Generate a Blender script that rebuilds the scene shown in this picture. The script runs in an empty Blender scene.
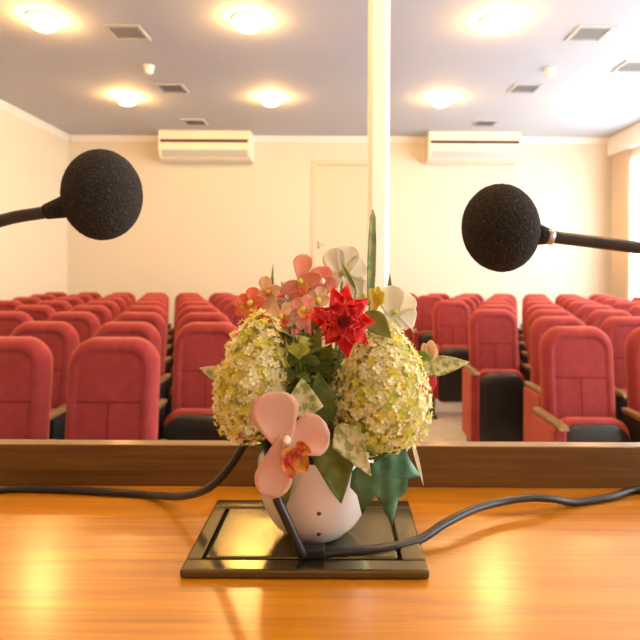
import bpy, math, random
from mathutils import Vector, Matrix
random.seed(7)
C = bpy.context.scene.collection
PI = math.pi
EYE = 1.72          # camera height above the hall floor
F = 560.0           # focal length in pixels of a 640 frame
CX, CY = 340.0, 273.0
ROLL = 0.0047
D = 3.5             # metres per depth unit used for the seating

# ------------------------------------------------------------------ helpers
def P(px, py, y):
    dx, dy = px - CX, py - CY
    ux, uy = dx + ROLL*dy, dy - ROLL*dx
    return Vector((ux*y/F, y, EYE - uy*y/F))

class MB:
    def __init__(self): self.v = []; self.f = []; self.m = []; self.sm = []
    def add(self, vs, fs, mi=0, smooth=True):
        o = len(self.v)
        self.v += [tuple(x) for x in vs]
        for f in fs:
            self.f.append([i+o for i in f]); self.m.append(mi); self.sm.append(smooth)
        return self
    def box(self, x0, x1, y0, y1, z0, z1, mi=0, bev=0.0):
        if bev <= 0:
            vs = [(x, y, z) for x in (x0, x1) for y in (y0, y1) for z in (z0, z1)]
            fs = [(0,1,3,2),(4,6,7,5),(0,4,5,1),(2,3,7,6),(0,2,6,4),(1,5,7,3)]
            return self.add(vs, fs, mi, False)
        b = min(bev, (x1-x0)/2.01, (y1-y0)/2.01, (z1-z0)/2.01)
        import bmesh
        bm = bmesh.new(); bmesh.ops.create_cube(bm, size=1)
        for v in bm.verts:
            v.co = Vector((x0+(v.co.x+.5)*(x1-x0), y0+(v.co.y+.5)*(y1-y0), z0+(v.co.z+.5)*(z1-z0)))
        bmesh.ops.bevel(bm, geom=bm.edges[:], offset=b, segments=2, profile=.5, affect='EDGES')
        bm.verts.index_update()
        self.add([v.co for v in bm.verts], [[v.index for v in f.verts] for f in bm.faces], mi, False)
        bm.free(); return self
    def rings(self, rings, mi=0, cap0=True, cap1=True, smooth=True, closed=True):
        n = len(rings[0]); vs = [p for r in rings for p in r]; fs = []
        for i in range(len(rings)-1):
            for j in range(n if closed else n-1):
                k = (j+1) % n
                fs.append((i*n+j, i*n+k, (i+1)*n+k, (i+1)*n+j))
        if cap0: fs.append(tuple(range(n-1, -1, -1)))
        if cap1: fs.append(tuple(range((len(rings)-1)*n, len(rings)*n)))
        return self.add(vs, fs, mi, smooth)
    def tube(self, pts, r, n=10, mi=0, r1=None):
        pts = [Vector(p) for p in pts]; rings = []
        up = Vector((0,0,1)); prev = None
        for i, p in enumerate(pts):
            t = (pts[min(i+1, len(pts)-1)] - pts[max(i-1, 0)]).normalized()
            if prev is None:
                a = t.cross(up)
                if a.length < 1e-3: a = t.cross(Vector((1,0,0)))
            else:
                a = prev - t*prev.dot(t)
            a.normalize(); prev = a; b = t.cross(a)
            rr = r if r1 is None else r + (r1-r)*i/(len(pts)-1)
            if callable(r): rr = r(i/(len(pts)-1))
            rings.append([p + a*rr*math.cos(2*PI*j/n) + b*rr*math.sin(2*PI*j/n) for j in range(n)])
        return self.rings(rings, mi)
    def lathe(self, prof, c, n=32, mi=0, axis=Vector((0,0,1)), cap0=True, cap1=True):
        c = Vector(c); axis = axis.normalized()
        a = axis.orthogonal().normalized(); b = axis.cross(a)
        rings = [[c + axis*h + a*r*math.cos(2*PI*j/n) + b*r*math.sin(2*PI*j/n) for j in range(n)] for r, h in prof]
        return self.rings(rings, mi, cap0, cap1)
    def build(self, name, mats, parent=None, loc=None, solid=0, sub=0):
        me = bpy.data.meshes.new(name)
        off = Vector(parent['_w']) if parent is not None and '_w' in parent else Vector((0,0,0))
        if parent is None and loc is not None: off = Vector(loc)
        self.v = [tuple(Vector(p)-off) for p in self.v]
        me.from_pydata(self.v, [], self.f)
        if not isinstance(mats, (list, tuple)): mats = [mats]
        for m in mats: me.materials.append(m)
        me.polygons.foreach_set('material_index', self.m)
        me.polygons.foreach_set('use_smooth', self.sm)
        me.update()
        import bmesh
        bm = bmesh.new(); bm.from_mesh(me)
        bmesh.ops.recalc_face_normals(bm, faces=bm.faces[:]); bm.to_mesh(me); bm.free()
        o = bpy.data.objects.new(name, me); C.objects.link(o)
        if parent is not None: o.parent = parent
        elif loc is not None: o.location = loc
        if solid:
            s = o.modifiers.new('thickness', 'SOLIDIFY'); s.thickness = solid; s.offset = 0
        if sub:
            s = o.modifiers.new('smooth', 'SUBSURF'); s.levels = sub; s.render_levels = sub
        return o

def thing(name, label, cat, loc=(0,0,0), group=None):
    o = bpy.data.objects.new(name, None); C.objects.link(o)
    o.location = loc; o['_w'] = tuple(loc); o.empty_display_size = .05
    return tag(o, label, cat, group)
def tag(o, label, cat, group=None):
    o['label'] = label; o['category'] = cat
    if group: o['group'] = group
    return o
def struct(o):
    o['kind'] = 'structure'; return o
def sub_parent(o, parent):      # child of a part (part sits at identity below its thing)
    o.parent = parent; return o
def smooth_path(pts, n=6):
    pts = [Vector(p) for p in pts]; out = []
    ext = [pts[0]*2-pts[1]] + pts + [pts[-1]*2-pts[-2]]
    for i in range(1, len(ext)-2):
        p0, p1, p2, p3 = ext[i-1:i+3]
        for k in range(n):
            t = k/n
            out.append(.5*((2*p1)+(p2-p0)*t+(2*p0-5*p1+4*p2-p3)*t*t+(3*p1-p0-3*p2+p3)*t**3))
    out.append(pts[-1]); return out

# ------------------------------------------------------------------ materials
def mat(name, col, rough=.6, metal=0, sheen=0, coat=0, spec=.5, noise=None, bump=None, trans=0, sss=0):
    m = bpy.data.materials.new(name); m.use_nodes = True
    nt = m.node_tree; b = nt.nodes['Principled BSDF']
    b.inputs['Base Color'].default_value = (*col, 1)
    b.inputs['Roughness'].default_value = rough
    b.inputs['Metallic'].default_value = metal
    b.inputs['Specular IOR Level'].default_value = spec
    b.inputs['Sheen Weight'].default_value = sheen
    if sheen > .3: b.inputs['Sheen Tint'].default_value = (1,.36,.22,1)
    b.inputs['Coat Weight'].default_value = coat
    if noise:      # (second colour, scale, stretch, lo, hi)
        c2, sc, st, lo, hi = noise
        tc = nt.nodes.new('ShaderNodeTexCoord'); mp = nt.nodes.new('ShaderNodeMapping')
        mp.inputs['Scale'].default_value = st
        nz = nt.nodes.new('ShaderNodeTexNoise'); nz.inputs['Scale'].default_value = sc; nz.inputs['Detail'].default_value = 5
        rp = nt.nodes.new('ShaderNodeValToRGB')
        rp.color_ramp.elements[0].position = lo; rp.color_ramp.elements[1].position = hi
        rp.color_ramp.elements[0].color = (*col, 1); rp.color_ramp.elements[1].color = (*c2, 1)
        L = nt.links.new
        L(tc.outputs['Object'], mp.inputs['Vector']); L(mp.outputs['Vector'], nz.inputs['Vector'])
        L(nz.outputs['Fac'], rp.inputs['Fac']); L(rp.outputs['Color'], b.inputs['Base Color'])
    if bump:
        sc, st, dist = bump
        tc = nt.nodes.new('ShaderNodeTexCoord')
        nz = nt.nodes.new('ShaderNodeTexNoise'); nz.inputs['Scale'].default_value = sc; nz.inputs['Detail'].default_value = 3
        bp = nt.nodes.new('ShaderNodeBump'); bp.inputs['Strength'].default_value = st; bp.inputs['Distance'].default_value = dist
        nt.links.new(tc.outputs['Object'], nz.inputs['Vector'])
        nt.links.new(nz.outputs['Fac'], bp.inputs['Height']); nt.links.new(bp.outputs['Normal'], b.inputs['Normal'])
    if trans:      # thin translucent petal / leaf
        out = nt.nodes['Material Output']
        t = nt.nodes.new('ShaderNodeBsdfTranslucent'); mx = nt.nodes.new('ShaderNodeMixShader')
        mx.inputs['Fac'].default_value = trans
        src = b.inputs['Base Color']
        if src.is_linked: nt.links.new(src.links[0].from_socket, t.inputs['Color'])
        else: t.inputs['Color'].default_value = (*col, 1)
        nt.links.new(b.outputs[0], mx.inputs[1]); nt.links.new(t.outputs[0], mx.inputs[2])
        nt.links.new(mx.outputs[0], out.inputs['Surface'])
    return m

def emis(name, col, s):
    m = bpy.data.materials.new(name); m.use_nodes = True
    b = m.node_tree.nodes['Principled BSDF']
    b.inputs['Base Color'].default_value = (1,1,1,1)
    b.inputs['Emission Color'].default_value = (*col, 1); b.inputs['Emission Strength'].default_value = s
    return m

def wood(name, a, b_, c, rough, coat, sx=1.2, sy=30):
    m = mat(name, a, rough, coat=coat)
    nt = m.node_tree; b = nt.nodes['Principled BSDF']; b.inputs['Coat Roughness'].default_value = .2
    L = nt.links.new
    tc = nt.nodes.new('ShaderNodeTexCoord'); mp = nt.nodes.new('ShaderNodeMapping')
    mp.inputs['Scale'].default_value = (sx, sy, sy)
    n1 = nt.nodes.new('ShaderNodeTexNoise'); n1.inputs['Scale'].default_value = 3; n1.inputs['Detail'].default_value = 8; n1.inputs['Distortion'].default_value = .6
    rp = nt.nodes.new('ShaderNodeValToRGB'); e = rp.color_ramp.elements
    e[0].position = .3; e[0].color = (*a, 1); e[1].position = .72; e[1].color = (*c, 1)
    x = e.new(.5); x.color = (*b_, 1)
    bp = nt.nodes.new('ShaderNodeBump'); bp.inputs['Strength'].default_value = .12; bp.inputs['Distance'].default_value = .002
    L(tc.outputs['Object'], mp.inputs[0]); L(mp.outputs[0], n1.inputs['Vector'])
    L(n1.outputs['Fac'], rp.inputs['Fac']); L(rp.outputs['Color'], b.inputs['Base Color'])
    L(n1.outputs['Fac'], bp.inputs['Height']); L(bp.outputs['Normal'], b.inputs['Normal'])
    return m

M = {}
M['wall'] = mat('wall_paint', (.74,.67,.55), .75, bump=(60,.05,.003))
M['wall_back'] = mat('wall_paint_back', (.72,.66,.54), .75, bump=(60,.05,.003))
M['ceiling'] = mat('ceiling_paint', (.51,.52,.57), .8)
M['stage'] = mat('stage_bounce_tone', (.45,.36,.27), .6)  # unseen front wall; tone invented to set how much light it bounces forward
M['trim'] = mat('white_trim', (.85,.83,.79), .5)
M['carpet'] = mat('grey_carpet', (.42,.38,.34), .95, noise=((.5,.46,.41), 9, (1,1,1), .35, .7), bump=(300,.3,.004))
M['pillar'] = mat('pillar_paint', (.88,.85,.74), .5)
M['door'] = mat('door_paint', (.70,.59,.44), .5)
M['red'] = mat('red_velour', (.245,.030,.033), .85, sheen=.6, noise=((.31,.044,.048), 14, (1,1,1), .3, .75), bump=(220,.25,.002))
M['red'].node_tree.nodes['Principled BSDF'].inputs['Specular IOR Level'].default_value = .12
M['black'] = mat('black_plastic', (.018,.017,.016), .35)
M['arm'] = mat('armrest_wood', (.20,.12,.05), .35)
M['ac'] = mat('ac_plastic', (.86,.80,.64), .45)
M['acgrey'] = mat('ac_grille', (.50,.52,.52), .5)
M['dark'] = mat('dark_slot', (.02,.015,.01), .7)
M['vent'] = mat('vent_metal', (.5,.5,.5), .5)
M['ventdark'] = mat('vent_recess', (.22,.21,.2), .8)
M['white'] = mat('white_plastic', (.85,.83,.8), .4)
M['curtain'] = mat('curtain_fabric', (.72,.58,.42), .9, sheen=.2)
M['frame'] = mat('window_frame', (.85,.85,.85), .4)
M['table'] = wood('golden_veneer', (.34,.125,.003), (.46,.182,.004), (.56,.235,.010), .33, .6, 1.2, 26)
M['board'] = wood('brown_veneer', (.10,.041,.003), (.14,.059,.005), (.19,.083,.009), .5, .4)
M['bronze'] = mat('bronze_metal', (.165,.14,.065), .2, metal=.9, bump=(250,.10,.001))
M['foam'] = mat('black_foam', (.016,.012,.008), .95, noise=((.14,.095,.04), 620, (1,1,1), .55, .76), bump=(600,1.0,.004))
M['mic'] = mat('mic_rubber', (.035,.03,.028), .4)
M['steel'] = mat('steel', (.6,.58,.55), .25, metal=1)
M['cable'] = mat('cable_rubber', (.022,.018,.017), .35)
M['pot'] = mat('white_porcelain', (.80,.74,.70), .22, coat=.4)
M['speck'] = mat('brown_speck', (.10,.05,.03), .5)
M['oasis'] = mat('floral_foam', (.07,.09,.03), .95)
M['stem'] = mat('stem_green', (.13,.20,.04), .6)
M['cream'] = mat('cream_floret', (.95,.90,.56), .6, trans=.3)
M['yellow'] = mat('yellow_floret', (.82,.72,.10), .6, trans=.3)
M['lime'] = mat('lime_floret', (.62,.66,.12), .6, trans=.3)
M['core'] = mat('floret_core', (.50,.46,.14), .8)
M['redp'] = mat('red_petal', (.85,.030,.035), .55, noise=((1.0,.16,.14), 90, (1,1,1), .5, .8), trans=.25)
M['redd'] = mat('dark_red_centre', (.22,.01,.015), .6)
M['pink'] = mat('pink_petal', (.90,.60,.50), .55, noise=((.90,.44,.30), 22, (1,1,1), .45, .75), trans=.25)
M['salmon'] = mat('salmon_petal', (.88,.36,.25), .55, noise=((.90,.55,.40), 30, (1,1,1), .4, .7), trans=.3)
M['coral'] = mat('coral_petal', (.86,.15,.07), .55, noise=((.90,.40,.16), 40, (1,1,1), .4, .65), trans=.3)
M['peach'] = mat('peach_petal', (.92,.66,.42), .55, trans=.3)
M['ivory'] = mat('ivory_petal', (.93,.90,.76), .55, trans=.3)
M['lip'] = mat('orange_lip', (.85,.40,.06), .5, noise=((.62,.05,.03), 70, (1,1,1), .45, .6), trans=.2)
M['magenta'] = mat('magenta_petal', (.85,.09,.17), .55, trans=.25)
M['maroon'] = mat('maroon_petal', (.38,.03,.04), .55, trans=.2)
M['leafd'] = mat('dark_green_leaf', (.10,.17,.025), .5, noise=((.26,.32,.08), 45, (1,1,1), .45, .7), trans=.2)
M['leafm'] = mat('olive_leaf', (.22,.28,.045), .5, noise=((.40,.44,.12), 40, (1,1,1), .4, .7), trans=.25)
M['leaft'] = mat('blue_green_ivy', (.06,.20,.105), .5, noise=((.15,.34,.20), 45, (1,1,1), .4, .7), trans=.2)
M['leafv'] = mat('variegated_leaf', (.36,.42,.12), .5, noise=((.80,.78,.46), 120, (1,1,1), .42, .56), trans=.25)
M['leafb'] = mat('pale_grass_blade', (.34,.40,.13), .5, noise=((.16,.23,.06), 60, (1,1,1), .4, .65), trans=.25)

# seams on the chair back: horizontal groove and a vertical one below it (object coordinates)
m = M['redback'] = M['red'].copy(); m.name = 'red_velour_with_seams'
nt = m.node_tree; b = nt.nodes['Principled BSDF']; L = nt.links.new
tc = nt.nodes.new('ShaderNodeTexCoord'); sp = nt.nodes.new('ShaderNodeSeparateXYZ'); L(tc.outputs['Object'], sp.inputs[0])
def mth(op, a, b2=None):
    n = nt.nodes.new('ShaderNodeMath'); n.operation = op
    for i, v in enumerate((a, b2)):
        if v is None: continue
        if isinstance(v, (int, float)): n.inputs[i].default_value = v
        else: L(v, n.inputs[i])
    return n.outputs[0]
SEAM = 1.06
hz = mth('LESS_THAN', mth('ABSOLUTE', mth('SUBTRACT', sp.outputs['Z'], SEAM)), .0055)
hx = mth('LESS_THAN', mth('ABSOLUTE', sp.outputs['X']), .165)
vz = mth('LESS_THAN', sp.outputs['Z'], SEAM)
vx = mth('LESS_THAN', mth('ABSOLUTE', sp.outputs['X']), .005)
fr = mth('LESS_THAN', sp.outputs['Y'], .05)
sm = mth('MAXIMUM', mth('MULTIPLY', hz, hx), mth('MULTIPLY', vz, vx))
mx = nt.nodes.new('ShaderNodeMix'); mx.data_type = 'RGBA'
src = b.inputs['Base Color'].links[0].from_socket
L(sm, mx.inputs[0]); L(src, mx.inputs[6]); mx.inputs[7].default_value = (.16,.016,.018,1); L(mx.outputs[2], b.inputs['Base Color'])

# window glass: clear pane with a faint reflection
m = M['glass'] = bpy.data.materials.new('window_glass'); m.use_nodes = True
nt = m.node_tree; nt.nodes.clear()
o_ = nt.nodes.new('ShaderNodeOutputMaterial'); t_ = nt.nodes.new('ShaderNodeBsdfTransparent'); g_ = nt.nodes.new('ShaderNodeBsdfGlossy')
g_.inputs['Roughness'].default_value = .02; mx = nt.nodes.new('ShaderNodeMixShader'); mx.inputs[0].default_value = .06
nt.links.new(t_.outputs[0], mx.inputs[1]); nt.links.new(g_.outputs[0], mx.inputs[2]); nt.links.new(mx.outputs[0], o_.inputs[0])

LAMP = 105.0
M['lamp'] = emis('lamp_glow', (1.0,.55,.17), LAMP)

# ------------------------------------------------------------------ the room
XW, YB, YF, H = 5.6, 11.5, -2.6, 4.51
struct(MB().box(-XW-.2, XW+.2, YF-.2, YB+.2, -.2, 0).build('floor', M['carpet']))
struct(MB().box(-XW-.2, XW+.2, YF-.2, YB+.2, H, H+.2).build('ceiling', M['ceiling']))
struct(MB().box(-XW-.2, -XW, YF-.2, YB+.2, 0, H).build('wall_left', M['wall']))
DX0, DX1, DZ = -.512, .80, 3.98
wb = MB(); wb.box(-XW, DX0, YB, YB+.2, 0, H); wb.box(DX1, XW, YB, YB+.2, 0, H); wb.box(DX0, DX1, YB, YB+.2, DZ, H)
struct(wb.build('wall_back', M['wall_back']))
struct(MB().box(-XW, XW, YF-.2, YF, 0, H).build('wall_front', M['stage']))
WZ0, WZ1 = .95, 4.0
wins = [(-1.8,.6),(1.0,3.4),(3.8,6.2),(6.6,8.6),(9.0,10.95)]
wr = MB(); wr.box(XW, XW+.2, YF-.2, YB+.2, 0, WZ0); wr.box(XW, XW+.2, YF-.2, YB+.2, WZ1, H)
e = YF-.2
for a, c in wins: wr.box(XW, XW+.2, e, a, WZ0, WZ1); e = c
wr.box(XW, XW+.2, e, YB+.2, WZ0, WZ1)
struct(wr.build('wall_right', M['wall']))
for i, (a, c) in enumerate(wins):
    f = MB(); t = .06
    f.box(XW+.06, XW+.13, a, a+t, WZ0, WZ1); f.box(XW+.06, XW+.13, c-t, c, WZ0, WZ1)
    f.box(XW+.06, XW+.13, a+t, c-t, WZ0, WZ0+t); f.box(XW+.06, XW+.13, a+t, c-t, WZ1-t, WZ1)
    n = 3
    for k in range(1, n):
        y = a+(c-a)*k/n; f.box(XW+.07, XW+.12, y-.03, y+.03, WZ0+t, WZ1-t)
    w = struct(f.build('window_%d' % (i+1), M['frame']))
    MB().box(XW+.09, XW+.098, a+t, c-t, WZ0+t, WZ1-t).build('pane', M['glass'], w)
    lt = bpy.data.lights.new('daylight_portal', 'AREA'); lt.shape = 'RECTANGLE'; lt.size = WZ1-WZ0; lt.size_y = c-a
    lt.cycles.is_portal = True
    lo = bpy.data.objects.new('daylight_portal', lt); C.objects.link(lo)
    lo.location = (XW+.22, (a+c)/2, (WZ0+WZ1)/2); lo.rotation_euler = (0, PI/2, 0)
# cornices and baseboards
def cornice(name, pts_fn, L0, L1):
    prof = [(0,0),(0,-.11),(.015,-.11),(.03,-.085),(.07,-.035),(.085,-.03),(.085,0)]
    mb = MB(); mb.rings([[pts_fn(d, z, s) for d, z in prof] for s in (L0, L1)], smooth=False)
    return struct(mb.build(name, M['trim']))
cornice('trim_1', lambda d, z, s: (-XW+d, s, H+z), YF, YB)
cornice('trim_2', lambda d, z, s: (s, YB-d, H+z), -XW+.085, XW-.13)
cornice('trim_3', lambda d, z, s: (s, YF+d, H+z), -XW+.085, XW-.13)
struct(MB().box(-XW, -XW+.02, YF, YB, 0, .12).build('baseboard_left', M['trim']))
bb = MB(); bb.box(-XW+.02, DX0-.1, YB-.02, YB, 0, .12); bb.box(DX1+.1, XW, YB-.02, YB, 0, .12)
struct(bb.build('baseboard_back', M['trim']))
struct(MB().box(XW-.02, XW, YF, YB-.02, 0, .12).build('baseboard_right', M['trim']))
# pelmet over the windows
struct(MB().box(XW-.13, XW, YF, YB, 4.13, H, 0, .01).build('trim_4', M['trim']))
# door
d = struct(MB().box(DX0+.02, DX1-.02, YB+.05, YB+.09, .0, DZ-.01).build('door_1', M['door']))
fm = MB()
fm.box(DX0-.06, DX0+.04, YB-.02, YB+.049, 0, DZ+.06); fm.box(DX1-.04, DX1+.06, YB-.02, YB+.049, 0, DZ+.06); fm.box(DX0+.04, DX1-.04, YB-.02, YB+.049, DZ-.04, DZ+.06)
fm.build('door_frame', M['door'], d)
hp = P(319, 245, YB+.05)
hd = MB(); hd.box(hp.x-.03, hp.x+.03, YB+.035, YB+.05, hp.z-.09, hp.z+.09, 0, .006); hd.tube([(hp.x, YB+.04, hp.z), (hp.x, YB-.01, hp.z), (hp.x+.03, YB-.02, hp.z), (hp.x+.12, YB-.02, hp.z)], .012)
hd.build('door_handle', M['steel'], d)
# free-standing pillar in the aisle
pm = MB(); x0, x1, y0, y1, ch = .213, .372, 4.25, 4.41, .03
pl = [(x0+ch,y0),(x1-ch,y0),(x1,y0+ch),(x1,y1-ch),(x1-ch,y1),(x0+ch,y1),(x0,y1-ch),(x0,y0+ch)]
pm.rings([[(a, c, z) for a, c in pl] for z in (0, H)], smooth=False)
struct(pm.build('pillar', M['pillar']))

# ------------------------------------------------------------------ ceiling fittings
def ceil_pt(px, py):
    y = (H-EYE)*F/(CY - py + ROLL*(px-CX)); return P(px, py, y)
rows_l = [('far', 8.9, [(-3.4,'far left'),(-1.11,'left of centre'),(1.6,'right of centre'),(3.97,'far right')]),
          ('near', 6.15, [(-3.27,'far left'),(-1.02,'left of centre'),(1.70,'right of centre'),(4.05,'far right')]),
          ('front', 3.4, [(-3.27,'far left'),(-1.02,'left of centre'),(1.70,'right of centre'),(4.05,'far right')]),
          ('stage', .65, [(-1.02,'left of centre'),(1.70,'right of centre')])]
for rn, y, xs in rows_l:
    for x, w in xs:
        lab = {'far': 'glowing round ceiling lamp, %s one in the row nearest the back wall' % w,
               'near': 'glowing round ceiling lamp, %s one in the row over the middle seats' % w,
               'front': 'glowing round ceiling lamp, %s one in the row over the front seats' % w,
               'stage': 'glowing round ceiling lamp, %s one in the row above the speakers table' % w}[rn]
        t = thing('ceiling_lamp', lab, 'lamp', (x, y, H), 'round ceiling lamps')
        MB().lathe([(.18,0),(.18,-.012),(.165,-.022),(.12,-.024)], (x, y, H), 32).build('lamp_rim', M['white'], t)
        MB().lathe([(.125,-.02),(.138,-.042),(.138,-.065),(.125,-.092),(.094,-.116),(.05,-.13),(.015,-.134)], (x, y, H), 28).build('lamp_globe', M['lamp'], t)
vents = [(127,32,'left side, nearest of its row of three'),(172,88,'left side, middle of its row of three'),(195,122,'left side, farthest, above the left air conditioner'),
         (590,33,'right side, nearest of its row of three'),(525,88,'right side, middle of its row of three'),(485,123,'right side, farthest, above the right air conditioner'),
         (634,66,'far right, beside the window wall')]
for px, py, w in vents:
    p = ceil_pt(px, py)
    t = thing('ceiling_vent', 'grey square ceiling air vent, ' + w, 'vent', (p.x, p.y, H), 'square ceiling vents')
    s = .21; f = MB()
    f.box(p.x-s, p.x+s, p.y-s, p.y-s+.04, H-.018, H); f.box(p.x-s, p.x+s, p.y+s-.04, p.y+s, H-.018, H)
    f.box(p.x-s, p.x-s+.04, p.y-s+.04, p.y+s-.04, H-.018, H); f.box(p.x+s-.04, p.x+s, p.y-s+.04, p.y+s-.04, H-.018, H)
    f.build('vent_frame', M['vent'], t)
    MB().box(p.x-s+.04, p.x+s-.04, p.y-s+.04, p.y+s-.04, H-.004, H-.001).build('vent_backing', M['ventdark'], t)
    for k in range(5):
        yy = p.y-s+.055+k*.064
        MB().add([(p.x-s+.04, yy, H-.016),(p.x+s-.04, yy, H-.016),(p.x+s-.04, yy+.045, H-.005),(p.x-s+.04, yy+.045, H-.005),
                  (p.x-s+.04, yy, H-.013),(p.x+s-.04, yy, H-.013),(p.x+s-.04, yy+.045, H-.002),(p.x-s+.04, yy+.045, H-.002)],
                 [(0,1,2,3),(4,7,6,5),(0,4,5,1),(1,5,6,2),(2,6,7,3),(3,7,4,0)], 0, False).build('vent_slat', M['vent'], t)
for px, py, w in [(149,66,'left side, between two vents'),(550,69,'right side, between two vents')]:
    p = ceil_pt(px, py)
    t = thing('smoke_detector', 'small white domed smoke detector on ceiling, ' + w, 'smoke detector', (p.x, p.y, H), 'ceiling smoke detectors')
    MB().lathe([(.075,0),(.075,-.02),(.06,-.03)], (p.x,p.y,H), 24).build('detector_base', M['white'], t)
    MB().lathe([(.058,-.03),(.058,-.075),(.045,-.10),(.02,-.112)], (p.x,p.y,H), 24).build('detector_dome', M['white'], t)
def ac(x0, x1, label):
    y0, y1, zt, zb = 10.95, YB-.004, H-.001, 3.965
    t = thing('air_conditioner', label, 'air conditioner', ((x0+x1)/2, y1, zb), 'ceiling air conditioners')
    b = MB(); pr = [(y1,zt),(y0+.02,zt),(y0,zt-.02),(y0,zb+.16),(y0+.09,zb+.03),(y0+.14,zb),(y1,zb)]
    b.rings([[(x, y, z) for y, z in pr] for x in (x0+.03, x1-.03)], smooth=False); b.build('housing', M['ac'], t)
    for xa in (x0, x1-.03):
        e = MB(); pq = [(y1,zt),(y0+.01,zt),(y0-.012,zt-.02),(y0-.012,zb+.155),(y0+.08,zb+.02),(y0+.13,zb-.01),(y1,zb-.01)]
        e.rings([[(x, y, z) for y, z in pq] for x in (xa, xa+.03)], smooth=False); e.build('end_cap', M['ac'], t)
    MB().box(x0+.032, x1-.032, y0-.012, y0+.004, zt-.245, zt-.190).build('air_slot', M['dark'], t)
    MB().add([(x0+.05,y0-.004,zb+.155),(x1-.05,y0-.004,zb+.155),(x1-.05,y0+.086,zb+.03),(x0+.05,y0+.086,zb+.03),
              (x0+.05,y0+.01,zb+.155),(x1-.05,y0+.01,zb+.155),(x1-.05,y0+.1,zb+.03),(x0+.05,y0+.1,zb+.03)],
             [(0,1,2,3),(4,7,6,5),(0,4,5,1),(1,5,6,2),(2,6,7,3),(3,7,4,0)], 0, False).build('intake_grille', M['acgrey'], t)
ac(-3.56, -1.78, 'long cream air conditioner under the ceiling, left of the door')
ac(1.73, 3.52, 'long cream air conditioner under the ceiling, right of the pillar')
# curtain at the far end of the windows
cm = MB(); ring0, ring1 = [], []
n = 60
for i in range(n+1):
    s = i/n; yy = 10.72 + .66*s; xx = XW-.065 + .03*math.sin(s*2*PI*7)
    ring0.append((xx, yy, .03)); ring1.append((xx, yy, 4.13))
cm.rings([ring0, ring1], closed=False, cap0=False, cap1=False)
tag(cm.build('curtain', M['curtain'], loc=(XW-.065, 11.05, .03), solid=.006), 'beige gathered curtain at the far end of the right window wall', 'curtain')

# ------------------------------------------------------------------ auditorium chairs
def rrect(w, z0, z1, rt, rb, n=7, dome=0.0):
    pts = []
    for cx, cz, r, a0 in ((w/2-rt, z1-rt, rt, 0), (-w/2+rt, z1-rt, rt, PI/2), (-w/2+rb, z0+rb, rb, PI), (w/2-rb, z0+rb, rb, 1.5*PI)):
        for k in range(n):
            a = a0 + PI/2*k/(n-1)
            pts.append([cx + r*math.cos(a), cz + r*math.sin(a)])
    if dome:
        for p in pts:
            if p[1] > (z0+z1)/2: p[1] += dome*(1-(p[0]/(w/2))**2) - dome
    return pts
def lean(z): return .02 + (z-.70)*.11
def chair_back():
    mb = MB(); W, Z0, Z1 = .468, .66, 1.383
    specs = [(.03, .11), (.010, .105), (0, .08), (.003, .052), (.014, .026), (.032, .010), (.052, .004), (.062, .008), (.069, .013), (.08, .012), (.11, .008)]
    rings = []
    for ins, y in specs:
        o = rrect(W-2*ins, Z0+ins, Z1-ins, max(.125-ins*.8, .02), max(.05-ins*.5, .012), dome=.02)
        rings.append([(x, y+lean(z), z) for x, z in o])
    mb.rings(rings); return mb
def chair_cushion():
    mb = MB(); rings = []
    for ins, y in [(.03,.0),(.008,-.012),(0,-.045),(.0,-.08),(.012,-.098)]:
        o = rrect(.452-2*ins, .20+ins, .845-ins, max(.10-ins,.02), max(.05-ins,.02), dome=.012)
        rings.append([(x, y-.035+(z-.5)*.06, z) for x, z in o])
    mb.rings(rings); return mb
def chair_pan():
    mb = MB(); rings = []
    for ins, y in [(-.004,.0),(-.004,-.012),(.004,-.02),(.03,-.032),(.08,-.04)]:
        o = rrect(.452-2*ins, .17+ins, .818-ins, max(.13-ins,.03), max(.06-ins,.02), dome=.028)
        rings.append([(x, y-.134+(z-.5)*.06, z) for x, z in o])
    mb.rings(rings); return mb
def arm_mesh(x):
    mb = MB(); pr = [(.07,.845),(.07,.872),(-.30,.876),(-.36,.868),(-.385,.845),(-.36,.838)]
    w = .027
    rings = []
    for dx, s in ((-w,.96),(-w*.8,1),(w*.8,1),(w,.96)):
        rings.append([(x+dx, -.15+(y+.15)*s, .857+(z-.857)*(1 if s == 1 else .6)) for y, z in pr])
    mb.rings(rings, smooth=False); return mb
def inner_stand(x):
    mb = MB(); mb.box(x-.022, x+.022, -.30, .05, .30, .842, 0, .01); mb.box(x-.018, x+.018, -.17, -.03, .02, .31, 0, .006); mb.box(x-.03, x+.03, -.32, .08, 0, .022, 0, .006); return mb
def end_panel(x):
    mb = MB(); mb.box(x-.038, x+.038, -.33, .05, .24, .842, 0, .018); return mb
def end_leg(x):
    mb = MB(); mb.box(x-.018, x+.018, -.20, -.06, .02, .245, 0, .006); mb.box(x-.03, x+.03, -.32, .08, 0, .022, 0, .006); return mb
HALF = .28125
proto = []
def part(name, mb, m): 
    o = mb.build(name, m); proto.append(o); return o
pb = part('backrest', chair_back(), M['redback']); pc = part('seat_cushion', chair_cushion(), M['red']); pp = part('seat_pan', chair_pan(), M['black'])
shell = MB(); rings = []
for ins, y in [(.03,.108),(.04,.125),(.08,.13)]:
    rings.append([(x, y+lean(z), z) for x, z in rrect(.475-2*ins, .62+ins, 1.38-ins, .10, .05, dome=.02)])
shell.rings(rings); ps = part('back_shell', shell, M['black'])
hinge = MB(); hinge.tube([(-.225, .0, .30), (.225, .0, .30)], .018, 10); hinge.box(-.10, .10, .0, .12, .285, .70, 0, .01); ph = part('seat_bracket', hinge, M['black'])
pal = part('armrest', arm_mesh(-HALF), M['arm']); par = part('armrest', arm_mesh(HALF), M['arm'])
psl = part('support_post', inner_stand(-HALF), M['black']); psr = part('support_post', inner_stand(HALF), M['black'])
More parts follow.
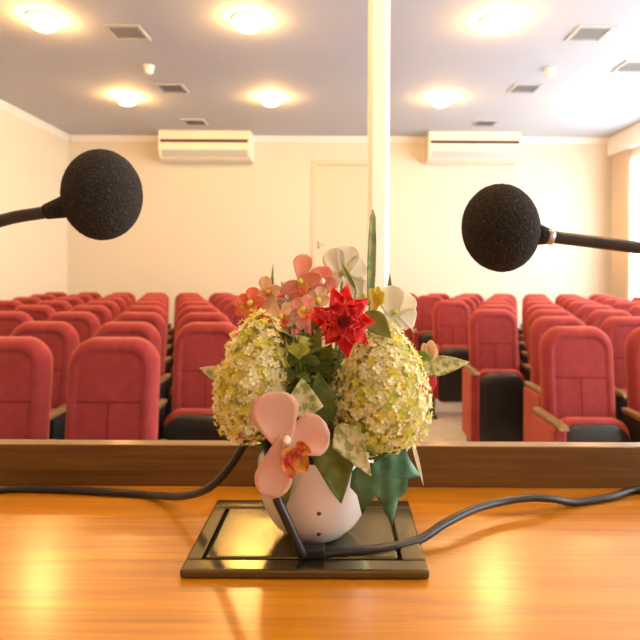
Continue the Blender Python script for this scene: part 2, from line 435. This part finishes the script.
pel = part('end_panel', end_panel(-HALF), M['red']); per = part('end_panel', end_panel(HALF), M['red'])
pll = part('leg', end_leg(-HALF), M['black']); plr = part('leg', end_leg(HALF), M['black'])
ordn = ['first','second','third','fourth','fifth','sixth','seventh','eighth','ninth','tenth','eleventh','twelfth','thirteenth']
def place_chair(x, y, label, left, right):
    t = thing('auditorium_chair', label, 'chair', (x, y, 0), 'red auditorium chairs')
    use = [pb, pc, pp, ps, ph] + left + right
    for p in use:
        c = p.copy(); C.objects.link(c); c.parent = t
    return t
def row(block, k, zunit, units):
    n = len(units)
    for j, u in enumerate(units):           # j = 0 is the seat on the aisle
        lab = 'red auditorium chair, %s block, %s row from the front, %s seat from the aisle' % (block, ordn[k], ordn[j])
        x, y = u*D/F, zunit*D
        left, right = [], []
        if block == 'right':
            left = [pal, pel, pll] if j == 0 else [pal, psl]
            if j == n-1: right = [par, per, plr]
        else:
            right = [par, per, plr] if j == 0 else [par, psr]
            if j == n-1: left = [pal, pel, pll]
        place_chair(x, y, lab, left, right)
zl = [.79,1.05,1.32,1.585,1.85,2.115,2.38,2.65]
ends_l = [-187,-143,-94,-138,-93,-137,-92,-137]
lims_l = [-470,-600,-740,-740,-700,-700,-740,-780]
for k in range(8):
    u = []; a = ends_l[k]
    while a >= lims_l[k]: u.append(a); a -= 90
    row('left', k, zl[k], u)
ends_r = [246,282,235,277,226,271,226,181]
lims_r = [520,640,760,800,800,800,800,800]
for k in range(8):
    u = []; a = ends_r[k]
    while a <= lims_r[k]: u.append(a); a += 90
    row('right', k, 1.0+.245*k, u)
for p in proto: bpy.data.objects.remove(p)

# ------------------------------------------------------------------ speaker's table
TH = EYE - .36           # table top height
t = thing('speakers_table', 'golden wood speakers table with a raised brown front board', 'table', (0, .6, 0))
MB().box(-1.15, 1.15, .16, .945, TH-.035, TH, 0, .003).build('tabletop', M['table'], t)
MB().box(-1.15, 1.15, .945, .974, TH-.14, TH+.0685, 0, .002).build('front_board', M['board'], t)
MB().box(-1.12, 1.12, .90, .93, 0, TH-.036, 0).build('modesty_panel', M['board'], t)
MB().box(-1.12, -1.08, .22, .898, 0, TH-.036, 0).build('side_panel', M['board'], t)
MB().box(1.08, 1.12, .22, .898, 0, TH-.036, 0).build('side_panel', M['board'], t)

# cable box let into the table
PT = TH+.011
X0, X1, Y0, Y1 = -.187, .107, .657, .862
t = thing('cable_box', 'dark bronze rectangular cable box with hinged lid, under the flower pot', 'cable box', ((X0+X1)/2, (Y0+Y1)/2, TH+.0005))
f = MB(); wl, wr_, wf, wk = .020, .030, .026, .028
f.box(X0, X1, Y0, Y0+wf, TH+.0005, PT, 0, .003); f.box(X0, X1, Y1-wk, Y1, TH+.0005, PT, 0, .003)
f.box(X0, X0+wl, Y0+wf, Y1-wk, TH+.0005, PT, 0, .003); f.box(X1-wr_, X1, Y0+wf, Y1-wk, TH+.0005, PT, 0, .003)
f.build('box_frame', M['bronze'], t)
MB().box(X0+wl, X1-wr_, Y0+wf, Y1-wk, TH+.0005, TH+.003).build('box_recess', M['dark'], t)
MB().box(X0+wl+.004, X1-wr_-.004, Y0+wf+.006, Y1-wk-.003, TH+.003, PT-.0005, 0, .0025).build('box_lid', M['bronze'], t)

sk = P(312, 556, .688)
MB().box(sk.x-.016, sk.x+.016, .682, .70, PT-.0005, PT+.012, 0, .002).build('socket_block', M['black'], t)

# ------------------------------------------------------------------ microphones
def microphone(cpx, cpy, y, rx, ry, rz, neck, goose, base, label, ring, axpx):
    c = P(cpx, cpy, y)
    t = thing('gooseneck_microphone', label, 'microphone', (base[0], base[1], TH), 'gooseneck microphones')
    nk = [Vector(p) for p in neck]
    ax = (c - P(axpx[0], axpx[1], y)).normalized()
    a = Vector((0,1,0)); a = (a - ax*a.dot(ax)).normalized(); bdir = ax.cross(a)
    mb = MB(); n, k = 48, 28; rings = []
    for i in range(k+1):
        th = PI*i/k; h = -math.cos(th); r = math.sin(th)
        r = max(r, .02)
        # a little flat towards the neck
        hh = h*rx*(1.0 if h > 0 else .96)
        rings.append([c + ax*hh + a*r*ry*math.cos(2*PI*j/n) + bdir*r*rz*math.sin(2*PI*j/n) for j in range(n)])
    mb.rings(rings)
    fo = mb.build('foam_windscreen', M['foam'], t, sub=1)
    tx = bpy.data.textures.new('foam_grain', 'CLOUDS'); tx.noise_scale = .0014; tx.noise_depth = 2
    dm = fo.modifiers.new('grain', 'DISPLACE'); dm.texture = tx; dm.strength = .0016; dm.mid_level = .5
    fo.modifiers['smooth'].render_levels = 2; fo.modifiers['smooth'].levels = 2
    MB().tube([nk[0], nk[0]+(nk[1]-nk[0])*.5, nk[1]], .0105, 16, r1=.0068).build('foam_collar', M['foam'], t)
    if ring: MB().tube([nk[1]-(nk[1]-nk[0])*.2, nk[1]+(nk[2]-nk[1])*.04], .0074, 16).build('metal_ring', M['steel'], t)
    ring_o = C.objects[-1] if ring else None
    path = smooth_path(nk[1:] + [Vector(p) for p in goose] + [(base[0], base[1], TH+.055)], 10)
    gn = MB().tube(path, .0056, 14).build('gooseneck', M['mic'], t)
    if ring: ring_o.parent = gn
    b = MB(); b.box(base[0]-.055, base[0]+.055, base[1]-.075, base[1]+.075, TH+.0005, TH+.032, 0, .01)
    b.lathe([(.014,.03),(.013,.05),(.009,.06)], (base[0], base[1], TH), 20); b.build('microphone_base', M['mic'], t)
    return t
microphone(102, 195, .50, .0345, .035, .0405,
           [P(68,206,.50), P(46,212,.50), P(0,221,.50)], [(-.37,.50,EYE+.020), (-.44,.505,EYE-.03), (-.475,.51,EYE-.14)], (-.48,.515),
           'black foam ball microphone on gooseneck at upper left', False, (60, 194))
microphone(501, 228, .50, .0345, .035, .0395,
           [P(535,234,.50), P(549,236.5,.50), P(640,248,.50)], [(.335,.50,EYE+.012), (.405,.505,EYE-.03), (.44,.51,EYE-.14)], (.445,.515),
           'black foam ball microphone with silver ring at upper right', True, (545, 223))
# cables
cr = .0058
def onb(px, py): # centre of a cable lying on the table at this pixel
    y = (.36-cr)*F/(py-CY-ROLL*(px-CX)); return P(px, py, y)
lp = [(-.478,.59,TH+.012), (-.50,.66,TH+cr), (-.53,.80,TH+cr), (-.56,.88,TH+cr), onb(5,489), onb(60,489.5), onb(110,492), onb(150,495), P(180,496.5,.84), P(205,490,.80), P(225,473,.78), P(242,449,.765),
      P(253,430,.755), P(264,432,.73), P(270,462,.69), P(275,492,.673), P(289,525,.672), P(303,556,.683)]
mb = MB(); mb.tube(smooth_path(lp, 8), cr, 12)
tag(mb.build('microphone_cable', M['cable'], loc=lp[0]), 'black cable looping up from the left into the flowers and cable box', 'cable')
rp_ = [(.443,.59,TH+.012), (.46,.68,TH+cr), (.50,.80,TH+cr), (.53,.86,TH+cr), onb(640,490), onb(610,497), onb(576,502), P(552,499,.855), P(528,498,.845), P(500,502,.83), P(472,510,.80), P(444,524,.765), P(418,540,.735), P(385,548,.712), P(345,551.5,.697), P(322,554,.691)]
mb = MB(); mb.tube(smooth_path(rp_, 8), cr, 12)
tag(mb.build('microphone_cable', M['cable'], loc=rp_[0]), 'black cable snaking from the right across the table to the pot', 'cable')

# ------------------------------------------------------------------ flower pot
PC = Vector(((317-CX)*.758/F, .758, PT))
t = thing('flower_pot', 'white porcelain bowl flower pot on the bronze cable box', 'flower pot', PC)
prof = [(.034,0),(.040,.002),(.044,.006),(.057,.018),(.068,.036),(.076,.058),(.079,.08),(.078,.10),(.075,.112),(.0725,.114),(.071,.112),(.074,.10),(.075,.08),(.071,.055),(.06,.034),(.035,.02),(.005,.018)]
MB().lathe(prof, PC, 48).build('pot_bowl', M['pot'], t)
MB().lathe([(.071,.085),(.072,.096),(.05,.10),(.005,.101)], PC, 32).build('floral_foam', M['oasis'], t)
for px, py in ((319,513.5),(319,534)):
    ray = (P(px, py, 1.0) - Vector((0,0,EYE)))
    # march along the sight ray to the bowl surface
    s = .6
    while s < .8:
        q = Vector((0,0,EYE)) + ray*s
        hgt = q.z-PC.z; r = math.hypot(q.x-PC.x, q.y-PC.y)
        pr = 0
        for (r0,h0),(r1_,h1) in zip(prof[:9], prof[1:9]):
            if h0 <= hgt <= h1 and h1 > h0: pr = r0+(r1_-r0)*(hgt-h0)/(h1-h0)
        if r < pr: break
        s += .0005
    nrm = Vector((q.x-PC.x, q.y-PC.y, -.3*(r))).normalized()
    MB().lathe([(.0028,-.002),(.0028,.0006),(.0015,.001)], q, 12, axis=nrm).build('dark_speck', M['speck'], t)

# ------------------------------------------------------------------ flowers
VIEW = Vector((0,-1,.12)).normalized()
FO = PC + Vector((0,0,.098))         # top of the floral foam
def stem_path(a, b, k=7, sag=.0):
    a, b = Vector(a), Vector(b); m1 = a.lerp(b, .35); m1.x = a.x + (b.x-a.x)*.22; m1.y = a.y+(b.y-a.y)*.22
    return smooth_path([a, m1, b], k)
def foot(b):
    d_ = Vector((b.x-FO.x, b.y-FO.y, 0)); l = d_.length
    d_ = d_.normalized()*min(l*.5, .045) if l > 0 else d_
    return Vector((FO.x, FO.y, FO.z-.006)) + d_
def profile(kind, u):
    if kind == 'round': return max(0., math.sin(PI*min(1, (.10+.90*u**.85)))) ** .55 if u < 1 else .12
    if kind == 'fan': return (.18+.82*min(1, u/.65)**.8) * (1 if u < .65 else math.sqrt(max(.02, 1-((u-.65)/.36)**2)))
    if kind == 'point': return max(.02, math.sin(PI*u**.8)**.8 * (1-.35*u)) if 0 < u < 1 else (.2 if u == 0 else .02)
    if kind == 'lance': return max(.03, math.sin(PI*u**.7)) if 0 < u < 1 else (.15 if u == 0 else .03)
    if kind == 'blade': return .55+.45*math.sin(PI*min(1,u*.9+.1)) if u < .9 else max(.05,(1-u)/.1*.8)
    if kind == 'delta': return (.25+.75*min(1,u/.25)) if u < .25 else max(.03, ((1-u)/.75)**.85)
def petal(mb, base, d_, nrm, Ln, W, kind='round', cup=.2, curl=.1, nu=9, nv=6, mi=0, wave=0.0, ph=0.0):
    base = Vector(base); d_ = Vector(d_).normalized(); nrm = Vector(nrm); nrm = (nrm - d_*nrm.dot(d_)).normalized(); s = d_.cross(nrm)
    vs, fs = [], []
    for i in range(nu+1):
        u = i/nu; w = W/2*profile(kind, u)
        for j in range(nv+1):
            v = -1+2*j/nv
            off = cup*W*.5*(v*v)*profile(kind,u) + curl*Ln*u*u
            off += wave*math.sin(u*9+ph)*v*W*.5
            vs.append(base + d_*Ln*u + s*v*w + nrm*off)
    for i in range(nu):
        for j in range(nv):
            a = i*(nv+1)+j; fs.append((a, a+1, a+nv+2, a+nv+1))
    mb.add(vs, fs, mi); return mb
def px_petal(base, tip, y0, y1, wpx, m, parent, kind='round', cup=.2, curl=.0, name='petal', nrm=VIEW, wave=0., tilt=0.):
    a, b = P(*base, y0), P(*tip, y1)
    n_ = Matrix.Rotation(tilt, 3, (b-a).normalized()) @ Vector(nrm)
    mb = MB(); petal(mb, a, b-a, n_, (b-a).length, wpx*(y0+y1)/2/F, kind, cup, curl, 12, 8, 0, wave, random.random()*6)
    return mb.build(name, m, parent, solid=.0008)
def flower(name, label, cat, head, group=None):
    b = foot(head); t = thing(name, label, cat, b, group)
    MB().tube(stem_path(b, head), .0022, 8).build('stem', M['stem'], t)
    return t

# --- hydrangea heads
def hydrangea(cpx, cpy, y, hw, hh, label, slant, n=330, seed=1):
    rnd = random.Random(seed)
    c = P(cpx, cpy, y); a, b = hw*y/F, hh*y/F
    t = flower('hydrangea', label, 'flower', c - Vector((0,0,b*.85)), 'cream hydrangea heads')
    core = MB(); rings = []
    def shape(th):     # egg: narrower at the top
        z = -math.cos(th); r = math.sin(th)*(1-.22*z)
        return r, z
    for i in range(15):
        r, z = shape(PI*i/14); r = max(r, .02)
        rings.append([c + Vector((slant*z*b + .86*a*r*math.cos(2*PI*j/20), .86*a*r*math.sin(2*PI*j/20), .9*b*z)) for j in range(20)])
    core.rings(rings); core.build('flower_core', M['core'], t)
    mb = MB(); g = PI*(3-math.sqrt(5))
    for i in range(n):
        zz = 1-2*(i+.5)/n; th = math.acos(-zz); phi = i*g
        r, z = shape(th)
        nrm = Vector((r*math.cos(phi)/a, r*math.sin(phi)/a, z/b)).normalized()
        k = rnd.uniform(.84, 1.13)
        p = c + Vector((slant*z*b + a*r*k*math.cos(phi), a*r*k*math.sin(phi), b*z*k))
        nn = (nrm + Vector((rnd.uniform(-.5,.5), rnd.uniform(-.5,.5), rnd.uniform(-.3,.6)))).normalized()
        u = nn.orthogonal().normalized(); u = Matrix.Rotation(rnd.uniform(0, PI), 3, nn) @ u
        s = rnd.uniform(.0045, .0075); mi = rnd.choices((0,1,2), (.66,.20,.14))[0]
        for q in range(4):
            dd = Matrix.Rotation(q*PI/2, 3, nn) @ u; sd = nn.cross(dd)
            o = p + nn*.001
            vs = [o, o+dd*s*.55+sd*s*.42+nn*s*.12, o+dd*s*1.0+nn*s*rnd.uniform(.1,.45), o+dd*s*.55-sd*s*.42+nn*s*.12]
            mb.add(vs, [(0,1,2,3)], mi, False)
        cs = s*.16
        mb.add([p+nn*.003+u*cs, p+nn*.003+nn.cross(u)*cs, p+nn*.003-u*cs, p+nn*.003-nn.cross(u)*cs, p+nn*.005], [(0,1,4),(1,2,4),(2,3,4),(3,0,4)], 1, False)
    mb.build('floret_cluster', [M['cream'], M['yellow'], M['lime']], t)
    return t
hydrangea(254, 376, .715, 34, 59, 'cream and yellow hydrangea head at the left of the bouquet', .10, 900, 3)
hydrangea(381, 390, .715, 43, 60, 'cream and yellow hydrangea head at the right of the bouquet', .0, 1150, 5)

# --- big red flower
hc = P(343, 322, .675)
t = flower('red_flower', 'large bright red pointed petal flower at the top of the bouquet', 'flower', hc + Vector((0,.022,-.004)))
rnd = random.Random(11)
for ring, (n, ln, tilt, w) in enumerate([(9,.038,.20,.024),(9,.033,.5,.022),(8,.026,.8,.018),(7,.019,1.1,.013)]):
    for i in range(n):
        a = 2*PI*i/n + ring*.45 + rnd.uniform(-.25,.25)
        rad = Vector((math.cos(a), 0, math.sin(a)*1.12))
        d_ = rad*math.cos(tilt) + Vector((0,-1,.1))*math.sin(tilt)
        mb = MB(); petal(mb, hc+Vector((0,.016-ring*.004,0))+rad*.004, d_, VIEW*1.0 - rad*.6, ln*rnd.uniform(.72,1.16), w, 'lance', .5, rnd.uniform(-.35,.3), 12, 8, 0, .7, rnd.random()*6)
        mb.build('petal', M['redp'], t, solid=.0008)
mb = MB()
for i in range(12):
    a = i*2.4; r = .006*math.sqrt(i/12)
    q = hc+Vector((r*math.cos(a), 0, r*math.sin(a)))
    mb.tube([q+Vector((0,.012,0)), q+Vector((0,-.014,.001))], .0008, 6)
mb.build('flower_centre', M['redd'], t)

# --- orchids
def orchid(name_label, c, y, petals, m, lip=None, col='ivory', group='orchid blooms'):
    t = flower('orchid', name_label, 'flower', P(c[0], c[1], y+.012), group)
    for base, tip, w, kind, dy, cup in petals:
        px_petal(base, tip, y, y+dy, w, m, t, kind, cup, rnd.uniform(-.06,.04), wave=.05)
    if lip:
        for base, tip, w in lip:
            px_petal(base, tip, y-.004, y-.012, w, M['lip'], t, 'round', .5, .12, 'lip')
    p = P(c[0], c[1], y-.003)
    mb = MB(); mb.lathe([(.001,-.006),(.0035,-.004),(.0045,0),(.0035,.005),(.001,.007)], p, 14, axis=Vector((.1,-1,-.35))); mb.build('column', M[col], t)
    return t
orchid('large pale pink orchid with orange lip, hanging low in front of the pot', (287,440), .635,
       [((284,449),(270,392),50,'fan',.004,.10), ((284,436),(269,497),38,'fan',.002,.10), ((281,447),(328,428),44,'fan',.006,.14)],
       M['pink'], [((290,448),(291,478),20), ((293,450),(307,472),20), ((296,446),(312,452),14)], 'ivory')
orchid('coral orchid standing tallest among the orange blooms at top left', (300,281), .765,
       [((301,283),(304,254),20,'fan',.01,.3), ((300,284),(322,276),17,'round',-.004,.3), ((299,284),(280,292),14,'round',.0,.3), ((302,284),(313,302),14,'round',.0,.3), ((298,284),(292,304),12,'round',.0,.3)],
       M['salmon'], [((302,283),(304,296),11)], 'yellow')
orchid('salmon pink orchid just above the red flower', (322,281), .775,
       [((322,292),(322,266),24,'fan',.005,.25), ((322,284),(338,284),18,'round',0,.2), ((322,284),(307,288),14,'round',.0,.2), ((322,284),(318,304),16,'round',.0,.2)],
       M['salmon'], None, 'ivory')
orchid('small orange red orchid at the left edge of the top blooms', (250,303), .755,
       [((251,305),(239,297),13,'fan',.0,.3), ((251,304),(254,287),14,'fan',.006,.3), ((251,304),(265,299),12,'round',.0,.3), ((250,303),(248,322),13,'round',-.003,.3), ((251,304),(262,314),10,'round',0,.3)],
       M['coral'], [((251,304),(256,312),8)], 'yellow')
orchid('peach orchid with small brown upper petals behind the left hydrangea', (268,292), .785,
       [((268,296),(264,276),13,'fan',.006,.3), ((268,294),(282,288),14,'round',.0,.3), ((268,294),(256,298),13,'round',.0,.3), ((268,294),(272,314),16,'round',-.004,.3)],
       M['peach'], None, 'lip')
orchid('orange peach orchid low between left hydrangea and red flower', (281,317), .735,
       [((281,318),(270,307),13,'fan',.0,.3), ((281,318),(291,304),14,'fan',.006,.3), ((281,318),(294,324),13,'round',.0,.3), ((281,318),(274,334),13,'round',-.003,.3)],
       M['peach'], [((281,316),(284,328),10)], 'yellow')
orchid('salmon orchid with yellow centre beside the red flower', (303,310), .735,
       [((303,311),(294,299),14,'fan',.0,.3), ((303,311),(310,296),14,'fan',.006,.3), ((303,311),(316,318),13,'round',.0,.3), ((303,311),(300,330),15,'round',-.003,.3), ((303,311),(289,318),12,'round',-.003,.3)],
       M['salmon'], [((303,309),(304,319),12)], 'yellow')
# coral tip above the left hydrangea
orchid('tiny coral bud flower touching the top of the left hydrangea', (264,324), .72,
       [((264,325),(261,313),9,'fan',.0,.3), ((264,325),(271,318),9,'fan',.0,.3), ((264,325),(270,333),9,'round',.0,.3), ((264,325),(257,330),8,'round',.0,.3)], M['coral'], None, 'yellow')
# --- white blooms
def white_bloom(label, c, y, petals, m='ivory'):
    t = flower('white_flower', label, 'flower', P(c[0], c[1], y+.012), 'ivory blooms')
    for base, tip, w in petals:
        px_petal(base, tip, y, y+rnd.uniform(-.006,.012), w, M[m], t, 'fan', .28, rnd.uniform(-.05,.08), wave=.05)
    p = P(c[0], c[1], y-.002)
    MB().lathe([(.001,-.004),(.004,-.002),(.004,.002),(.001,.005)], p, 12, axis=Vector((0,-1,0))).build('flower_centre', M['lime'], t)
white_bloom('ivory flower with wide petals behind the red flower', (343,272), .80, [((343,277),(330,250),24),((343,277),(350,246),26),((343,275),(366,264),24),((343,274),(360,294),22),((343,274),(326,286),20)])
white_bloom('ivory flower with broad petals above the right hydrangea', (395,312), .745, [((394,318),(388,286),30),((394,316),(412,296),22),((394,314),(415,322),26),((394,314),(404,342),24),((394,314),(378,326),18)])
white_bloom('ivory flower half hidden between tall blade and red flower', (364,296), .79, [((364,299),(356,278),16),((364,299),(372,280),14),((364,298),(352,308),16),((364,298),(374,310),14)])
# --- small accents
def bud(name, label, cat, c, y, spots, m):
    t = flower(name, label, cat, P(c[0], c[1], y+.008))
    for base, tip, w in spots: px_petal(base, tip, y, y+rnd.uniform(-.006,.004), w, M[m], t, 'round', .4, .05)
bud('yellow_bud', 'yellow green bud cluster at the foot of the tall blade', 'flower', (376,300), .70, [((376,304),(370,288),9),((376,304),(378,286),10),((376,304),(384,291),9),((376,302),(385,301),8),((376,302),(372,311),9)], 'yellow')
bud('yellow_bud', 'yellow green floret cluster in the middle of the foliage', 'flower', (298,350), .70, [((298,352),(287,347),9),((298,352),(293,343),9),((298,352),(302,342),9),((298,352),(310,349),10),((298,350),(299,359),9)], 'lime')
bud('maroon_bud', 'small maroon bloom at the right edge above the right hydrangea', 'flower', (407,337), .74, [((407,340),(402,330),9),((407,340),(410,328),10),((407,339),(414,335),9),((407,338),(409,347),10)], 'maroon')
bud('peach_bud', 'small peach bloom sticking out right of the right hydrangea', 'flower', (428,350), .75, [((428,358),(423,343),11),((428,358),(431,340),12),((428,358),(437,349),10)], 'peach')
bud('magenta_bud', 'small magenta pink bud below the pale leaf at right', 'flower', (427,382), .74, [((429,374),(423,392),12),((430,374),(431,391),11),((430,373),(434,384),8)], 'magenta')
bud('red_bud', 'small red tip at the left of the left hydrangea base', 'flower', (226,418), .74, [((222,418),(230,418),5),((224,416),(229,423),5)], 'coral')

# --- leaves: each a thing with blade and stalk
def leaf(label, base, tip, y0, y1, wpx, m, kind='lance', cup=.25, curl=-.08, tilt=0., name='leaf', nrm=VIEW, group=None):
    a = P(*base, y0); b = foot(a)
    t = thing(name, label, 'leaf', b, group)
    MB().tube(stem_path(b, a), .0013, 6).build('stalk', M['stem'], t)
    px_petal(base, tip, y0, y1, wpx, M[m], t, kind, cup, curl, 'leaf_blade', nrm, .03, tilt)
    return t
leaf('tall narrow pale green blade rising in front of the pillar', (370,306), (373,209), .74, .76, 9, 'leafb', 'blade', .3, .0, .3, 'grass_blade')
leaf('short dark green blade tip above the peach orchid', (271,306), (273,264), .79, .80, 4, 'leafd', 'lance', .2, 0)
leaf('thin dark green blade curving over the ivory flower', (356,290), (341,262), .785, .79, 4, 'leafm', 'lance', .2, .1)
leaf('little grey green blade tip above the right ivory flower', (389,300), (390,273), .76, .77, 5, 'leafm', 'lance', .2, 0)
leaf('olive leaf arching between red flower and right ivory flower', (366,312), (391,338), .695, .69, 22, 'leafm', 'lance', .3, .12)
leaf('long pale variegated leaf pointing right past the right hydrangea', (418,368), (470,362), .735, .73, 20, 'leafv', 'lance', .2, -.05)
leaf('green variegated leaf above the magenta bud', (416,352), (436,376), .742, .735, 18, 'leafm', 'lance', .2, .05)
leaf('thin cream leaf tip under the long variegated leaf', (420,374), (446,373), .74, .735, 5, 'ivory', 'lance', .2, 0)
leaf('small variegated leaf pointing left past the left hydrangea', (232,378), (199,368), .735, .735, 16, 'leafv', 'lance', .2, -.05)
leaf('pale variegated triangular leaf above the pink orchid', (304,418), (302,378), .66, .672, 40, 'leafv', 'delta', .2, -.05)
leaf('pale speckled pointed leaf drooping under the right hydrangea', (338,425), (371,475), .662, .655, 34, 'leafv', 'delta', .2, .06)
leaf('dark green pointed leaf hanging over the white pot', (332,440), (341,502), .668, .672, 44, 'leafd', 'delta', .2, .04)
leaf('mottled green leaf hanging behind the pink orchid lip', (280,462), (283,512), .672, .678, 24, 'leafm', 'lance', .2, .03)
leaf('dark green leaf behind pale triangular leaf in the bouquet centre', (325,425), (318,372), .685, .69, 30, 'leafd', 'lance', .2, -.05)

# blue green ivy leaf (lobed outline)
def ivy(label, outline, ctr, y, m, tilt_y, hold):
    a = P(*hold, y+.004); b = foot(a)
    t = thing('ivy_leaf', label, 'leaf', b)
    MB().tube(stem_path(b, a), .0013, 6).build('stalk', M['stem'], t)
    c = P(*ctr, y); mb = MB(); pts = []
    n = len(outline)
    dense = []
    for i in range(n):
        p, q = outline[i], outline[(i+1) % n]
        for k in range(4): dense.append((p[0]+(q[0]-p[0])*k/4, p[1]+(q[1]-p[1])*k/4))
    rings = []
    for s in (1.0, .8, .6, .4, .2):
        rg = []
        for (px, py) in dense:
            x, z = ctr[0]+(px-ctr[0])*s, ctr[1]+(py-ctr[1])*s
            r2 = ((x-ctr[0])**2+(z-ctr[1])**2)/1600
            rg.append(P(x, z, y + tilt_y*(z-ctr[1])/60 + .010*r2 + .002*math.sin(x*.35)))
        rings.append(rg)
    mb.rings(rings, cap0=False, cap1=True)
    mb.build('leaf_blade', M[m], t, solid=.0009)
ivy('large blue green lobed ivy leaf hanging at the right of the pot',
    [(352,471),(362,462),(374,463),(384,452),(398,455),(405,448),(410,460),(421,476),(408,479),(407,492),(398,500),(392,525),(383,508),(376,497),(368,504),(362,515),(357,495),(350,487)],
    (384,478), .668, 'leaft', -.008, (388,455))
leaf('thin cream blade curling at the lower right of the right hydrangea', (412,440), (423,484), .73, .725, 4, 'ivory', 'lance', .2, .1)

# foliage sprays filling the middle
def spray(label, tipx, n, seed, m, spread, y):
    r_ = random.Random(seed)
    top = P(tipx[0], tipx[1], y); b = foot(top)
    t = thing('foliage_spray', label, 'foliage', b, 'green filler sprays')
    path = stem_path(b, top, 8)
    MB().tube(path, .0016, 6).build('stem', M['stem'], t)
    for i in range(n):
        q = path[int(len(path)*(.30+.68*i/n))]
        a = r_.uniform(0, 2*PI)
        d_ = Vector((math.cos(a)*spread, -abs(math.sin(a))*.7-.1, r_.uniform(-.35,.9))).normalized()
        mb = MB(); petal(mb, q, d_, VIEW+Vector((r_.uniform(-.5,.5),0,r_.uniform(-.2,.8))), r_.uniform(.022,.040), r_.uniform(.011,.020), 'lance', .25, r_.uniform(-.2,.1), 7, 4)
        mb.build('leaflet', M[m], t, solid=.0007)
spray('dark leafy spray in the bouquet centre below the red flower', (322,352), 30, 1, 'leafd', 1, .72)
spray('olive leafy spray between left hydrangea and red flower', (290,326), 28, 2, 'leafm', 1, .735)
spray('dark leafy spray behind the left hydrangea inner edge', (296,365), 26, 3, 'leafd', 1, .71)
spray('pale variegated leafy spray between the two hydrangea heads', (330,385), 26, 4, 'leafv', 1, .715)
spray('leafy spray under the yellow floret cluster', (308,338), 26, 6, 'leafm', 1, .73)
spray('low leafy spray just above the pot rim', (325,415), 22, 8, 'leafd', 1.2, .70)
spray('low leafy spray beneath the right hydrangea', (372,430), 12, 9, 'leafm', 1.2, .73)
spray('low leafy spray beneath the left hydrangea', (262,425), 12, 10, 'leafm', 1.2, .75)
spray('leafy spray rising behind the top orchids', (288,300), 22, 12, 'leafm', 1, .79)
spray('leafy spray rising behind the right ivory flower', (384,318), 12, 13, 'leafm', 1, .77)

spray('olive leafy spray behind the red flower and left orchids', (312,312), 28, 21, 'leafm', 1.2, .765)
spray('dark leafy spray filling the gap under the salmon orchids', (284,342), 28, 22, 'leafm', 1.2, .755)
spray('dark leafy spray filling the gap behind the yellow floret cluster', (306,366), 30, 23, 'leafd', 1.2, .76)
spray('olive leafy spray filling the gap left of the right hydrangea', (336,352), 28, 24, 'leafm', 1.2, .755)
orchid('peach orchid tucked between ivory flower and red flower', (318,300), .755,
       [((318,301),(308,293),13,'fan',.0,.3), ((318,301),(322,287),13,'fan',.006,.3), ((318,301),(330,298),12,'round',.0,.3), ((318,301),(312,314),13,'round',-.003,.3)],
       M['peach'], None, 'yellow')
orchid('coral orchid half hidden behind the upper left orange blooms', (243,306), .79,
       [((243,307),(236,300),10,'fan',.0,.3), ((243,307),(244,293),11,'fan',.006,.3), ((243,307),(238,316),11,'round',.0,.3)],
       M['coral'], None, 'yellow')
# ------------------------------------------------------------------ world, camera, view
w = bpy.data.worlds.new('daylight'); bpy.context.scene.world = w; w.use_nodes = True
bg = w.node_tree.nodes['Background']; bg.inputs['Color'].default_value = (.86,.93,1.0,1); bg.inputs['Strength'].default_value = 6.8

cam = bpy.data.cameras.new('camera'); co = bpy.data.objects.new('camera', cam); C.objects.link(co)
cam.sensor_width = 36; cam.lens = 36*F/640
cam.shift_x = -(CX-320)/640; cam.shift_y = -(320-CY)/640
co.location = (0,0,EYE)
co.rotation_euler = (Matrix.Rotation(PI/2, 3, 'X') @ Matrix.Rotation(ROLL, 3, 'Z')).to_euler()
cam.clip_start = .02; cam.clip_end = 100
cam.dof.use_dof = True; cam.dof.focus_distance = .70; cam.dof.aperture_fstop = 8
bpy.context.scene.camera = co
for o in list(bpy.data.objects):
    if '_w' in o: del o['_w']
vs = bpy.context.scene.view_settings
vs.view_transform = 'Standard'; vs.look = 'None'; vs.gamma = 1; vs.use_curve_mapping = False; vs.exposure = 0.80
